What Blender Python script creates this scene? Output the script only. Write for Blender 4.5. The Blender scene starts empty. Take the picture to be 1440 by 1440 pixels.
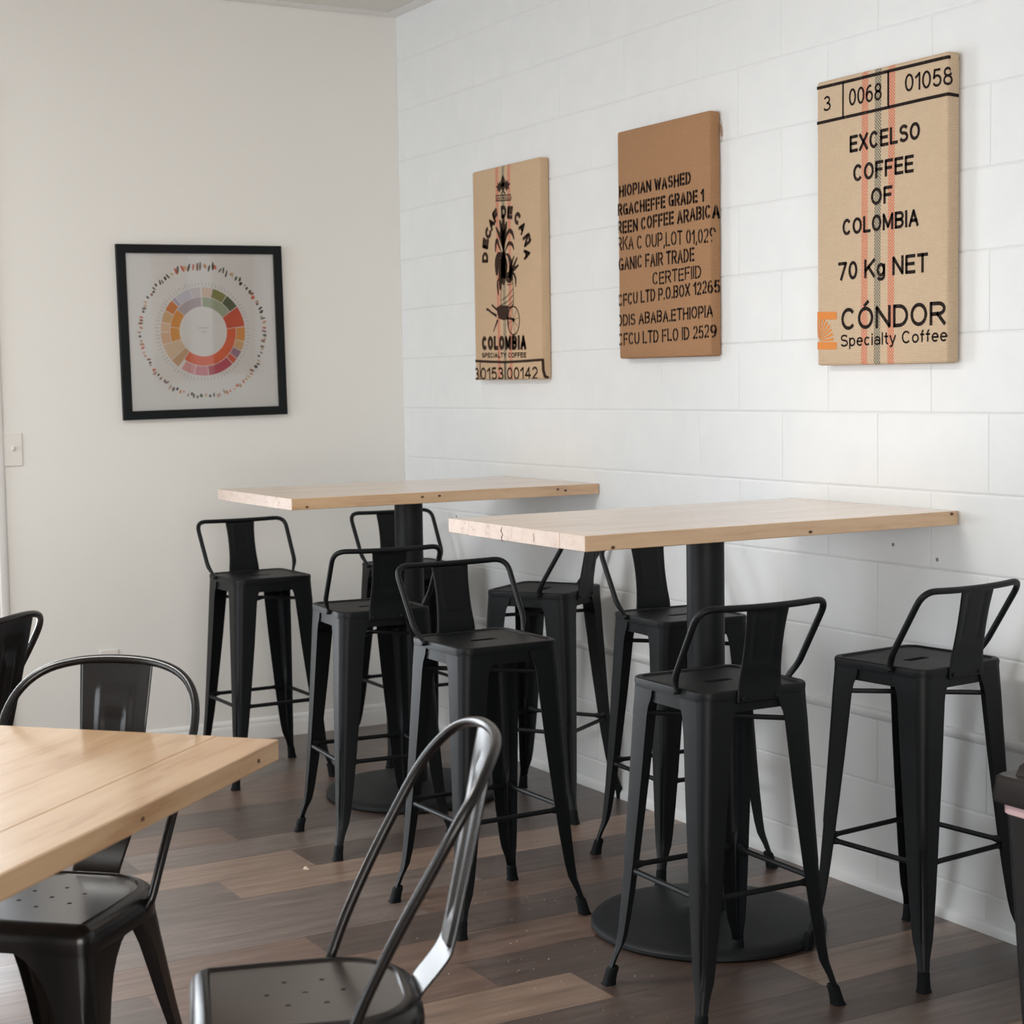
import bpy, bmesh, math, random
from mathutils import Vector, Matrix
D = bpy.data; S = bpy.context.scene; COL = S.collection
random.seed(7)
R = math.radians

# ---------------------------------------------------------------- camera
cam_data = D.cameras.new('camera'); cam = D.objects.new('camera', cam_data); COL.objects.link(cam)
cam_data.sensor_width = 36; cam_data.lens = 59.695; cam_data.clip_start = .05; cam_data.clip_end = 200
rx = Vector((0.49520162, 0.86863939, -0.01552275)); uy = Vector((-0.05733993, 0.0505068, 0.99707632)); fz = Vector((-0.86688378, 0.49286374, -0.07481877))
m = Matrix((rx, uy, -fz)).transposed().to_4x4(); m.translation = Vector((6.40782, -3.12819, 1.41177)); cam.matrix_world = m
cam_data.dof.use_dof = True; cam_data.dof.focus_distance = 4.3; cam_data.dof.aperture_fstop = 6.3
S.camera = cam
# ---------------------------------------------------------------- world, lights, exposure
W = D.worlds.new('sky'); S.world = W; W.use_nodes = True
bg = W.node_tree.nodes['Background']; bg.inputs[0].default_value = (.78, .88, 1, 1); bg.inputs[1].default_value = .15
S.view_settings.view_transform = 'Standard'; S.view_settings.look = 'None'; S.view_settings.exposure = 0.21; S.view_settings.gamma = 1
S.view_settings.use_curve_mapping = False
def area(name, loc, rot, sx, sy, power, color):
    l = D.lights.new(name, 'AREA'); l.shape = 'RECTANGLE'; l.size = sx; l.size_y = sy; l.energy = power; l.color = color
    o = D.objects.new(name, l); COL.objects.link(o); o.location = loc; o.rotation_euler = rot
    return o
# daylight arriving through the glazed entrance in the left wall and unseen shop and rear windows set to balance the light
area('daylight_entrance', (-.22, -2.40, 1.25), (0, R(-90), 0), 2.3, 1.2, 70, (.90, .95, 1))
area('daylight_shop_window', (1.9, -6.45, 1.38), (R(90), 0, 0), 2.8, 2.6, 108, (.90, .95, 1))
area('daylight_rear_window', (9.4, -4.1, 1.6), (0, R(90), 0), 2.1, 3.4, 182, (1, .965, .92))

for lx, ly in ((2.6, -3.3),):   # added fill for table tops and floor; its unseen panel is built below
    area('added_fill_light', (lx, ly, 2.905), (0, 0, 0), 1.1, .5, 46, (1, .985, .95))

# ---------------------------------------------------------------- materials
def mat(name, color=(.5, .5, .5), rough=.5, metal=0, spec=.5, coat=0):
    m_ = D.materials.new(name); m_.use_nodes = True
    b = m_.node_tree.nodes['Principled BSDF']
    b.inputs['Base Color'].default_value = (*color, 1); b.inputs['Roughness'].default_value = rough
    b.inputs['Metallic'].default_value = metal; b.inputs['Specular IOR Level'].default_value = spec
    b.inputs['Coat Weight'].default_value = coat; b.inputs['Coat Roughness'].default_value = .2
    return m_
class N:
    def __init__(s, m_): s.t = m_.node_tree; s.b = s.t.nodes['Principled BSDF']
    def n(s, ty, **kw):
        x = s.t.nodes.new(ty)
        for k, v in kw.items():
            if k.startswith('i_'):
                key = k[2:]; key = int(key) if key.isdigit() else key.replace('_', ' ')
                x.inputs[key].default_value = v
            else: setattr(x, k, v)
        return x
    def l(s, a, b): s.t.links.new(a, b)
    def coords(s, scale=(1, 1, 1), rnd=False, kind='Object'):
        tc = s.n('ShaderNodeTexCoord'); mp = s.n('ShaderNodeMapping'); mp.inputs['Scale'].default_value = scale
        s.l(tc.outputs[kind], mp.inputs[0])
        if rnd:
            oi = s.n('ShaderNodeObjectInfo'); mu = s.n('ShaderNodeMath', operation='MULTIPLY'); mu.inputs[1].default_value = 37.0
            s.l(oi.outputs['Random'], mu.inputs[0]); cb = s.n('ShaderNodeCombineXYZ')
            for i in range(3): s.l(mu.outputs[0], cb.inputs[i])
            s.l(cb.outputs[0], mp.inputs['Location'])
        return mp.outputs[0]
    def noise(s, v, scale, detail=4, rough=.55):
        x = s.n('ShaderNodeTexNoise'); x.inputs['Scale'].default_value = scale; x.inputs['Detail'].default_value = detail; x.inputs['Roughness'].default_value = rough
        s.l(v, x.inputs['Vector']); return x.outputs['Fac']
    def ramp(s, f, stops):
        x = s.n('ShaderNodeValToRGB'); e = x.color_ramp.elements
        while len(e) < len(stops): e.new(.5)
        for el, (p, c) in zip(e, stops): el.position = p; el.color = (*c, 1) if len(c) == 3 else c
        s.l(f, x.inputs[0]); return x.outputs[0]
    def mix(s, f, a, b, mode='MIX'):
        x = s.n('ShaderNodeMix', data_type='RGBA', blend_type=mode)
        for sock, v in ((x.inputs[0], f), (x.inputs[6], a), (x.inputs[7], b)):
            if hasattr(v, 'is_output'): s.l(v, sock)
            elif isinstance(v, (int, float)): sock.default_value = v
            else: sock.default_value = (*v, 1)
        return x.outputs[2]
    def math(s, op, a, b=0.0, c=None):
        x = s.n('ShaderNodeMath', operation=op)
        for i, v in enumerate((a, b) if c is None else (a, b, c)):
            if hasattr(v, 'is_output'): s.l(v, x.inputs[i])
            else: x.inputs[i].default_value = v
        return x.outputs[0]
    def color(s, o): s.l(o, s.b.inputs['Base Color'])
    def rough(s, o): s.l(o, s.b.inputs['Roughness'])
    def bump(s, h, strength=.3, dist=.002):
        x = s.n('ShaderNodeBump'); x.inputs['Strength'].default_value = strength; x.inputs['Distance'].default_value = dist
        s.l(h, x.inputs['Height']); s.l(x.outputs[0], s.b.inputs['Normal'])
G3 = lambda v: (v, v, v)

M = {}
def m_plaster():
    m_ = mat('smooth_painted_plaster', (.80, .79, .755), .6, spec=.3); n = N(m_); v = n.coords()
    n.color(n.ramp(n.noise(v, 1.3, 3), [(.3, (.795, .782, .745)), (.7, (.81, .797, .76))])); n.bump(n.noise(v, 90, 3), .12, .001); return m_
def m_block():
    m_ = mat('painted_concrete_block', (.82, .83, .83), .42, spec=.4); n = N(m_); v = n.coords(rnd=True)
    a = n.noise(v, 60, 5, .6); b = n.noise(v, 9, 3)
    n.color(n.ramp(b, [(.3, (.79, .812, .822)), (.7, (.82, .840, .848))])); n.bump(n.math('ADD', a, n.math('MULTIPLY', b, 1.5)), .16, .0016); return m_
def m_steel(name, col, rough, spec=.5, grit=True):
    m_ = mat(name, col, rough, 0, spec); n = N(m_); v = n.coords()
    if grit: n.bump(n.noise(v, 900, 2), .04, .0003)
    return m_
def m_wood():
    m_ = mat('clear_finished_maple', (.7, .52, .35), .34, spec=.5, coat=1); m_.node_tree.nodes['Principled BSDF'].inputs['Coat IOR'].default_value = 1.72; m_.node_tree.nodes['Principled BSDF'].inputs['Coat Roughness'].default_value = .16; n = N(m_); v = n.coords((9, 1.0, 9), rnd=True)
    oi = n.n('ShaderNodeObjectInfo'); g = n.noise(v, 3.2, 6, .6)
    fine = n.noise(n.coords((120, 4, 120), rnd=True), 2, 3)
    c1 = n.ramp(g, [(.27, (.40, .20, .085)), (.45, (.60, .375, .20)), (.8, (.72, .50, .305))])
    c2 = n.mix(n.math('MULTIPLY', oi.outputs['Random'], .3), c1, (.74, .53, .33))
    c3 = n.mix(n.math('MULTIPLY', fine, .22), c2, (.42, .24, .11))
    n.color(c3); n.bump(fine, .08, .0006); return m_
def m_endgrain():
    m_ = mat('end_grain_maple', (.72, .58, .46), .5, spec=.35); n = N(m_); v = n.coords((2.5, 1, 5), rnd=True)
    g = n.noise(v, 9, 6, .65); s = n.noise(n.coords((60, 60, 12), rnd=True), 3, 3)
    c = n.ramp(g, [(.30, (.36, .25, .20)), (.42, (.56, .45, .39)), (.75, (.65, .55, .49))])
    n.color(n.mix(n.math('MULTIPLY', s, .25), c, (.58, .42, .31))); return m_
def m_plank(name, dark, mid, light):
    m_ = mat(name, mid, .42, spec=.5, coat=.85); m_.node_tree.nodes['Principled BSDF'].inputs['Coat Roughness'].default_value = .42; n = N(m_); v = n.coords((14, 1.0, 1), rnd=True)
    g = n.noise(v, 3.4, 8, .68); b = n.noise(n.coords((2.2, 1, 1), rnd=True), 2.2, 4); f = n.noise(n.coords((160, 5, 1), rnd=True), 2, 2)
    c = n.ramp(g, [(.28, dark), (.52, mid), (.78, light)]); c = n.mix(n.math('MULTIPLY', b, .45), c, dark)
    sp = n.ramp(n.noise(n.coords((1, 1, 1), rnd=True), 70, 3, .7), [(.70, G3(0)), (.80, G3(1))])
    c = n.mix(n.math('MULTIPLY', sp, .25), c, (.42, .36, .31)); n.color(c)
    n.rough(n.ramp(n.noise(v, 5, 4), [(.3, G3(.38)), (.75, G3(.52))])); n.bump(n.math('ADD', g, f), .16, .0011); return m_
def m_burlap(name, base, dark, stripes, red=None, green=None, half=.0125):
    m_ = mat(name, base, .95, spec=.1); n = N(m_)
    tc = n.n('ShaderNodeTexCoord'); sx = n.n('ShaderNodeSeparateXYZ'); n.l(tc.outputs['Object'], sx.inputs[0])
    x, y, z = sx.outputs
    P = 2 * math.pi / .0104
    hx = n.math('SINE', n.math('MULTIPLY', n.math('ADD', x, n.math('MULTIPLY', y, 1.0)), P)); hz = n.math('SINE', n.math('MULTIPLY', z, P * 1.08))
    weave = n.math('ADD', n.math('ABSOLUTE', hx), n.math('ABSOLUTE', hz))
    v = n.coords(); slub = n.noise(n.coords((6, 6, 70)), 6, 4, .6); slub2 = n.noise(n.coords((70, 70, 6)), 5, 4, .6); bl = n.noise(v, 7, 4)
    c = n.ramp(n.math('MULTIPLY', weave, .5), [(.30, dark), (.72, base)])
    c = n.mix(n.math('MULTIPLY', slub, .75), c, tuple(k * .72 for k in base)); c = n.mix(n.math('MULTIPLY', slub2, .35), c, tuple(min(1, k * 1.12) for k in base))
    c = n.mix(n.ramp(bl, [(.45, G3(0)), (.8, G3(.35))]), c, tuple(k * .78 for k in base))
    checks = n.math('GREATER_THAN', n.math('MULTIPLY', n.math('SINE', n.math('MULTIPLY', x, 2 * math.pi / .0088)), n.math('SINE', n.math('MULTIPLY', z, 2 * math.pi / .0088))), -.06)
    for xs, colr in stripes:
        lean = n.math('ADD', x, n.math('MULTIPLY', z, -.006))
        d = n.math('ABSOLUTE', n.math('SUBTRACT', lean, xs)); inside = n.math('LESS_THAN', d, half)
        n_ = n.math('MULTIPLY', n.math('MULTIPLY', inside, n.math('ADD', n.math('MULTIPLY', checks, .9), .08)), .9)
        c = n.mix(n_, c, colr)
    n.color(c); n.bump(n.math('ADD', weave, n.math('MULTIPLY', slub, .8)), .7, .0012)
    M[name] = m_; return m_
def m_ink(name, col, base):
    m_ = mat(name, col, .9, spec=.1); n = N(m_); v = n.coords()
    n.color(n.ramp(n.noise(v, 160, 3, .7), [(.30, base), (.42, col)])); n.bump(n.noise(v, 400, 2), .4, .001); return m_
M['plaster'] = m_plaster(); M['block'] = m_block()
M['mortar'] = mat('painted_mortar', (.76, .77, .775), .6, spec=.3)
M['trim'] = mat('white_gloss_trim_paint', (.80, .79, .77), .35, spec=.45)
M['steel'] = m_steel('matt_black_powder_coat', (.0040, .0052, .0062), .46, .24)
M['gloss'] = m_steel('satin_black_gunmetal_lacquer', (.0075, .0065, .0065), .24, .42, False); M['gloss_pan'] = m_steel('lacquered_seat_warm_reflection', (.030, .020, .015), .28, .5, False); M['gloss_pan'].node_tree.nodes['Principled BSDF'].inputs['Coat Weight'].default_value = .7  # seat pan lacquer: a warm reflection is put into its brown base
M['cast'] = m_steel('black_cast_iron', (.007, .0085, .010), .5, .3)
M['rubber'] = mat('black_rubber', (.004, .005, .006), .7, spec=.15)
M['wood'] = m_wood(); M['endgrain'] = m_endgrain()
M['knot'] = mat('dark_wood_knot', (.10, .05, .025), .6)
PL = [m_plank('vinyl_plank_dark', (.034, .020, .015), (.085, .053, .040), (.165, .112, .088)),
      m_plank('vinyl_plank_brown', (.068, .037, .025), (.160, .095, .066), (.280, .182, .133)),
      m_plank('vinyl_plank_tan', (.115, .070, .048), (.255, .168, .121), (.400, .280, .210)),
      m_plank('vinyl_plank_grey_brown', (.075, .053, .043), (.160, .119, .099), (.280, .218, .186))]
M['subfloor'] = mat('plank_seam', (.03, .022, .019), .7)
M['tile'] = mat('ceiling_board', (.74, .72, .68), .8, spec=.2)
M['gap'] = mat('ceiling_shadow_gap', (.05, .04, .035), .9)
M['bronze'] = m_steel('bronze_door_aluminium', (.06, .05, .045), .4)
M['bin'] = mat('black_bin_plastic', (.012, .012, .012), .4); M['lid'] = m_steel('brown_black_lid_plastic', (.014, .011, .010), .36)
M['bag'] = mat('pink_bin_liner', (.72, .50, .52), .4)
M['frame'] = mat('black_picture_frame', (.006, .008, .009), .5, spec=.2)
M['paper'] = mat('poster_paper', (.80, .795, .78), .5)
M['switch'] = mat('switch_plastic', (.78, .75, .71), .35)
M['crumb'] = mat('crumb', (.62, .52, .42), .8)
m_ = D.materials.new('clear_glass'); m_.use_nodes = True; t = m_.node_tree; t.nodes.clear()
o = t.nodes.new('ShaderNodeOutputMaterial'); mx = t.nodes.new('ShaderNodeMixShader'); tr = t.nodes.new('ShaderNodeBsdfTransparent'); gl = t.nodes.new('ShaderNodeBsdfGlossy'); fr = t.nodes.new('ShaderNodeFresnel')
gl.inputs['Roughness'].default_value = .03; fr.inputs[0].default_value = 1.45
t.links.new(fr.outputs[0], mx.inputs[0]); t.links.new(tr.outputs[0], mx.inputs[1]); t.links.new(gl.outputs[0], mx.inputs[2]); t.links.new(mx.outputs[0], o.inputs[0]); M['glass'] = m_

# ---------------------------------------------------------------- mesh helpers
def finish(me, angle=35):
    bm = bmesh.new(); bm.from_mesh(me); bmesh.ops.recalc_face_normals(bm, faces=bm.faces); bm.to_mesh(me); bm.free()
    me.shade_smooth(); me.set_sharp_from_angle(angle=R(angle)); return me
def obj(name, me, material=None, parent=None, loc=None, label=None):
    o = D.objects.new(name, me); COL.objects.link(o)
    if material is not None and not me.materials: me.materials.append(material)
    if parent is not None: o.parent = parent
    if loc is not None: o.location = loc
    if label: o['label'] = label
    return o
def thing(name, label, cat, loc=(0, 0, 0), rz=0, group=None):
    o = D.objects.new(name, None); COL.objects.link(o); o.location = loc; o.rotation_euler = (0, 0, rz); o.empty_display_size = .1
    o['label'] = label; o['category'] = cat
    if group: o['group'] = group
    return o
def struct(name, me, material=None, loc=None):
    o = obj(name, me, material, None, loc); o['kind'] = 'structure'; return o
def mesh(name, verts, faces, angle=35):
    me = D.meshes.new(name); me.from_pydata([tuple(v) for v in verts], [], faces); me.update(); return finish(me, angle)
class MB:
    def __init__(s): s.v = []; s.f = []
    def add(s, v, f): k = len(s.v); s.v += [tuple(a) for a in v]; s.f += [tuple(i + k for i in q) for q in f]
    def box(s, x0, x1, y0, y1, z0, z1):
        s.add([(x, y, z) for x in (x0, x1) for y in (y0, y1) for z in (z0, z1)], [(0, 1, 3, 2), (4, 6, 7, 5), (0, 4, 5, 1), (2, 3, 7, 6), (0, 2, 6, 4), (1, 5, 7, 3)])
    def loft(s, rings, cap0=True, cap1=True, closed=True):
        n = len(rings[0]); v = [p for r in rings for p in r]; f = []
        for i in range(len(rings) - 1):
            for j in range(n if closed else n - 1):
                k = (j + 1) % n; f.append((i * n + j, i * n + k, (i + 1) * n + k, (i + 1) * n + j))
        if cap0: f.append(tuple(range(n)))
        if cap1: f.append(tuple(range((len(rings) - 1) * n, len(rings) * n)))
        s.add(v, f)
    def tube(s, pts, r, seg=10, caps=True):
        pts = [Vector(p) for p in pts]; rs = r if isinstance(r, (list, tuple)) else [r] * len(pts); rings = []; up = None
        for i, p in enumerate(pts):
            t = (pts[min(i + 1, len(pts) - 1)] - pts[max(i - 1, 0)]).normalized()
            if up is None: up = Vector((0, 0, 1)) if abs(t.z) < .9 else Vector((1, 0, 0))
            up = (up - t * up.dot(t)).normalized(); w = t.cross(up)
            rr = rs[i]; ra, rb = rr if isinstance(rr, tuple) else (rr, rr)
            rings.append([p + up * math.cos(a) * ra + w * math.sin(a) * rb for a in [2 * math.pi * k / seg for k in range(seg)]])
        s.loft(rings, caps, caps)
    def lathe(s, prof, seg=48, c=(0, 0)):
        rings = [[(c[0] + r * math.cos(a), c[1] + r * math.sin(a), z) for a in [2 * math.pi * k / seg for k in range(seg)]] for r, z in prof]
        s.loft(rings)
    def me(s, name='m', angle=35): return mesh(name, s.v, s.f, angle)
def rrect(hx, hy, r, z, n=6, cx=0, cy=0):
    out = []
    for sx, sy, a0 in ((1, 1, 0), (-1, 1, 90), (-1, -1, 180), (1, -1, 270)):
        for k in range(n + 1):
            a = R(a0 + 90 * k / n); out.append((cx + sx * (hx - r) + r * math.cos(a), cy + sy * (hy - r) + r * math.sin(a), z))
    return out
def catmull(P, n=6):
    P = [Vector(p) for p in P]; Q = [P[0] * 2 - P[1]] + P + [P[-1] * 2 - P[-2]]; out = []
    for i in range(1, len(Q) - 2):
        a, b, c, d = Q[i - 1:i + 3]
        for k in range(n):
            t = k / n; out.append(.5 * ((2 * b) + (c - a) * t + (2 * a - 5 * b + 4 * c - d) * t * t + (3 * b - a - 3 * c + d) * t ** 3))
    out.append(P[-1]); return out
def rounded_path(P, rad, n=6):
    P = [Vector(p) for p in P]; out = [P[0]]
    for i in range(1, len(P) - 1):
        a = (P[i - 1] - P[i]); b = (P[i + 1] - P[i]); r = min(rad[i - 1], a.length * .48, b.length * .48); a.normalize(); b.normalize()
        p0 = P[i] + a * r; p1 = P[i] + b * r
        for k in range(n + 1):
            t = k / n; out.append((1 - t) ** 2 * p0 + 2 * t * (1 - t) * P[i] + t * t * p1)
    out.append(P[-1]); return out
def bevel_box(x0, x1, y0, y1, z0, z1, b, seg=2, angle=14):
    bm = bmesh.new(); mb = MB(); mb.box(x0, x1, y0, y1, z0, z1); vs = [bm.verts.new(v) for v in mb.v]
    for f in mb.f: bm.faces.new([vs[i] for i in f])
    bmesh.ops.recalc_face_normals(bm, faces=bm.faces); bmesh.ops.bevel(bm, geom=bm.edges[:], offset=b, segments=seg, affect='EDGES', profile=.5)
    me = D.meshes.new('m'); bm.to_mesh(me); bm.free(); return finish(me, angle)
def box_me(*a): mb = MB(); mb.box(*a); return mb.me()
def copy_tree(o, parent=None):
    c = o.copy(); COL.objects.link(c)
    if parent is not None: c.parent = parent
    for ch in list(o.children): copy_tree(ch, c)
    return c

# ---------------------------------------------------------------- room shell
LX, LY, HC = 9.2, -6.2, 2.925
struct('floor', box_me(-.15, LX + .15, LY - .15, .15, -.12, -.004), M['subfloor'])
floor = D.objects['floor']
# vinyl planks: rows run towards the block wall (Y), every plank is a piece of its own
PW, PLEN, X0 = .197, 1.22, .832
pm = box_me(.0005, PW - .0005, .0001, PLEN - .0001, -.004, 0)
known = {4: -1.205, 5: -1.51, 2: -1.30, 1: -.62, 3: -.45, 6: -.86, 12: -.595, 10: -1.241, 9: -.75, 11: -1.05, 13: -1.30, 7: -1.13, 8: -1.49}
cmap = {(4, 0): 0, (4, 1): 2, (5, 0): 2, (5, 1): 3, (3, 0): 0, (3, 1): 3, (6, 0): 0, (6, 1): 3, (7, 0): 1, (7, 1): 3, (8, 0): 0, (8, 1): 1, (9, 0): 1, (9, 1): 1,
        (10, 0): 0, (10, 1): 1, (11, 0): 0, (11, 1): 2, (12, 0): 2, (12, 1): 0, (13, 0): 0, (13, 1): 1, (2, 0): 0, (2, 1): 1, (1, 0): 0, (1, 1): 0, (0, 0): 0}
pmats = {}
for k, mt in enumerate(PL):
    q = pm.copy(); q.materials.append(mt); pmats[k] = q
def plank(x0, x1, y0, y1, ci):
    full = abs((x1 - x0) - PW) < 1e-6 and abs((y1 - y0) - PLEN) < 1e-6
    if full: me = pmats[ci]
    else:
        me = box_me(.0005, x1 - x0 - .0005, .0001, y1 - y0 - .0001, -.004, 0); me.materials.append(PL[ci])
    o = obj('plank', me, None, floor, (x0, y0, 0))
row = -5
while X0 + row * PW < LX:
    xa = max(0, X0 + row * PW); xb = min(LX, X0 + (row + 1) * PW); rr = random.Random(row * 13 + 5)
    if xb > .002:
        j = known.get(row, -rr.uniform(.2, 1.2)); edges = [0.0]
        while j > LY: edges.append(j); j -= PLEN
        edges.append(LY); start = 0
        for i in range(len(edges) - 1):
            if edges[i] - edges[i + 1] < .003: continue
            ci = cmap.get((row, i), rr.choice((0, 1, 1, 3, 3, 2)))
            plank(xa, xb, edges[i + 1], edges[i], ci)
    row += 1
# block wall (right wall): each concrete block its own piece
struct('wall_right', box_me(-.15, LX + .15,   .0027, .17, -.12, HC + .3), M['mortar'])
wall_r = D.objects['wall_right']
BW, BH, J0 = .4064, .2032, .1016; g = .0015
def block_me(w, h):
    mb = MB(); ring = lambda ix, iz, y: [(ix, y, iz), (w - ix, y, iz), (w - ix, y, h - iz), (ix, y, h - iz)]
    mb.loft([ring(.0003, .0014, .0125), ring(.0003, .0014, .0024), ring(.0010, .0028, .0008), ring(.0035, .0065, 0)]); return mb.me(angle=8)
full = block_me(BW, BH); full.materials.append(M['block'])
cache = {}
rest = MB()
for k in range(-1, 14):
    off = .2675 if k % 2 == 0 else .0643
    z0 = max(0, J0 + k * BH); z1 = min(HC + .02, J0 + (k + 1) * BH)
    x = off - BW
    while x < LX:
        a, b = max(0, x), min(LX, x + BW); w, h = b - a, z1 - z0
        if w > .02:
            if a > 4.9:
                rest.v_off = None; mb = MB(); rest.box(a + g, b - g, 0.001, .012, z0 + g, z1 - g)
            else:
                key = (round(w, 4), round(h, 4))
                if abs(w - BW) < 1e-4 and abs(h - BH) < 1e-4: me = full
                else:
                    if key not in cache: cache[key] = block_me(w, h); cache[key].materials.append(M['block'])
                    me = cache[key]
                obj('concrete_block', me, None, wall_r, (a, 0, z0))
        x += BW
o = obj('concrete_block', rest.me(), M['block'], wall_r); o['kind'] = 'stuff'
# painted-over ledge, floor strip, small anchor holes
mb = MB(); prof = [(.004, .479), (-.0030, .484), (-.008, .492), (-.010, .501), (-.0085, .508), (-.003, .512), (.004, .513)]
mb.loft([[(x, y, z) for y, z in prof] for x in (0, LX)]); struct('trim_1', mb.me(), M['block'])
mb = MB(); prof = [(.004, 0), (-.010, 0), (-.010, .020), (-.007, .027), (-.002, .031), (.004, .032)]
mb.loft([[(x, y, z) for y, z in prof] for x in (.016, LX)]); struct('baseboard_right', mb.me(), M['block'])
hole = MB(); hole.loft([[(r * math.cos(a), y, r * math.sin(a)) for a in [k * math.pi / 4 for k in range(8)]] for r, y in ((.006, .001), (.005, -.0008), (.003, -.0004))])
hm = hole.me(); hm.materials.append(mat('grey_plug', (.22, .23, .24), .7))
for x, z in ((2.971, .968), (3.137, .941), (.46, .894)) : obj('anchor_plug', hm, None, wall_r, (x, 0, z))

# left wall (plaster) with glazed entrance beyond the casing
DY0, DY1, DZ = -1.74, -3.40, 2.45
mb = MB(); mb.box(-.15, 0, DY0, .15, -.12, HC + .3); mb.box(-.15, 0, LY - .15, DY1, -.12, HC + .3); mb.box(-.15, 0, DY1, DY0, DZ, HC + .3)
struct('wall_left', mb.me(), M['plaster'])
mb = MB(); prof = [(-.002, 0), (.015, 0), (.015, .050), (.0135, .060), (.010, .066), (.011, .072), (.008, .080), (.004, .085), (-.002, .087)]
mb.loft([[(x, y, z) for x, z in prof] for y in (0, -1.655)]); mb.loft([[(x, y, z) for x, z in prof] for y in (-3.49, LY)])
struct('baseboard_left', mb.me(), M['trim'])
mb = MB(); cs = [(-.002, 0), (.012, .002), (.018, .012), (.018, .030), (.013, .036), (.018, .045), (.018, .085), (-.002, .088)]
mb.loft([[(x, -1.652 - y, z) for x, y in cs] for z in (0, 2.54)]); mb.loft([[(x, -3.488 + y, z) for x, y in cs] for z in (0, 2.54)]); mb.loft([[(x, y, 2.452 + yy) for x, yy in cs] for y in (-1.652, -3.488)])
struct('trim_2', mb.me(), M['trim'])
mb = MB()
for y0, y1 in ((-1.80, -1.742), (-2.62, -2.57), (-3.398, -3.34)): mb.box(-.11, -.03, y0, y1, 0, 2.45)
for z0, z1 in ((0, .10), (2.07, 2.12), (2.39, 2.45)): mb.box(-.105, -.035, -3.34, -1.80, z0, z1)
dr = struct('door_1', mb.me(), M['bronze'])
for y0, y1 in ((-2.57, -1.80), (-3.34, -2.62)):
    for z0, z1 in ((.10, 2.07), (2.12, 2.39)): obj('pane', box_me(-.073, -.067, y0, y1, z0, z1), M['glass'], dr)
mb = MB(); mb.tube(rounded_path([(-.035, -2.59, .95), (.03, -2.59, .95), (.03, -2.59, 1.25), (-.035, -2.59, 1.25)], [.02, .02]), .011); obj('door_handle', mb.me(), M['trim'], dr)

# front wall with shop windows, back wall with a window (behind the camera); openings unseen, placed to balance the light
mb = MB(); mb.box(-.15, .4, LY - .15, LY, -.12, HC + .3); mb.box(3.4, LX + .15, LY - .15, LY, -.12, HC + .3); mb.box(.4, 3.4, LY - .15, LY, -.12, .08); mb.box(.4, 3.4, LY - .15, LY, 2.72, HC + .3)
struct('wall_front', mb.me(), M['plaster'])
mb = MB()
for x in (.4, 1.875, 3.35): mb.box(x, x + .05, LY - .10, LY - .03, .08, 2.72)
mb.box(.4, 3.4, LY - .10, LY - .03, .08, .13); mb.box(.4, 3.4, LY - .10, LY - .03, 2.67, 2.72)
w1 = struct('window_1', mb.me(), M['bronze'])
for x in (.45, 1.925): obj('pane', box_me(x, x + 1.425, LY - .068, LY - .062, .13, 2.67), M['glass'], w1)
mb = MB(); mb.box(LX, LX + .15, LY - .15, -5.9, -.12, HC + .3); mb.box(LX, LX + .15, -2.3, .15, -.12, HC + .3); mb.box(LX, LX + .15, -5.9, -2.3, -.12, .5); mb.box(LX, LX + .15, -5.9, -2.3, 2.7, HC + .3)
struct('wall_back', mb.me(), M['plaster'])
mb = MB()
for y in (-5.9, -4.125, -2.35): mb.box(LX + .03, LX + .1, y, y + .05, .5, 2.7)
mb.box(LX + .03, LX + .1, -5.9, -2.3, .5, .55); mb.box(LX + .03, LX + .1, -5.9, -2.3, 2.65, 2.7)
w2 = struct('window_2', mb.me(), M['bronze'])
for y in (-5.85, -4.075): obj('pane', box_me(LX + .062, LX + .068, y, y + 1.725, .55, 2.65), M['glass'], w2)

# ceiling: white perimeter angles, then boards with dark gaps
struct('ceiling', box_me(-.15, LX + .15, LY - .15, .15, HC + .012, HC + .2), M['gap'])
ce = D.objects['ceiling']
mb = MB(); mb.box(.0035, .070, LY, -.066, HC - .002, HC + .013); mb.box(0, LX, -.066, 0.012, HC - .002, HC + .013); struct('trim_3', mb.me(), M['trim'])
bx, by = 1.52, 1.03; i = 0
x = .0735
while x < LX:
    y = -.0695
    while y > LY:
        xa, xb, ya, yb = x, min(x + bx, LX), max(y - by, LY), y
        if xb - xa > .05 and yb - ya > .05: obj('ceiling_board', bevel_box(0, xb - xa - .0035, 0, yb - ya - .0035, 0, .012, .002, 1), M['tile'], ce, (xa, ya + .0035, HC + .0005))
        y -= by
    x += bx

em = D.materials.new('added_fill_glow'); em.use_nodes = True; em.node_tree.nodes['Principled BSDF'].inputs['Emission Color'].default_value = (1, .96, .9, 1); em.node_tree.nodes['Principled BSDF'].inputs['Emission Strength'].default_value = 6
for k, (lx, ly) in enumerate(((2.6, -3.3),)):  # unseen glowing panel, added to brighten table tops and the left floor
    t = thing('added_fill_panel', 'added fill light, a white rectangular panel in the unseen ceiling', 'light', (lx, ly, HC - .004))
    mb = MB(); mb.box(-.61, .61, -.31, -.285, -.012, .004); mb.box(-.61, .61, .285, .31, -.012, .004); mb.box(-.61, -.585, -.285, .285, -.012, .004); mb.box(.585, .61, -.285, .285, -.012, .004); obj('frame', mb.me(), M['trim'], t)
    obj('glow_sheet', box_me(-.585, .585, -.285, .285, -.004, .002), em, t)

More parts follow.
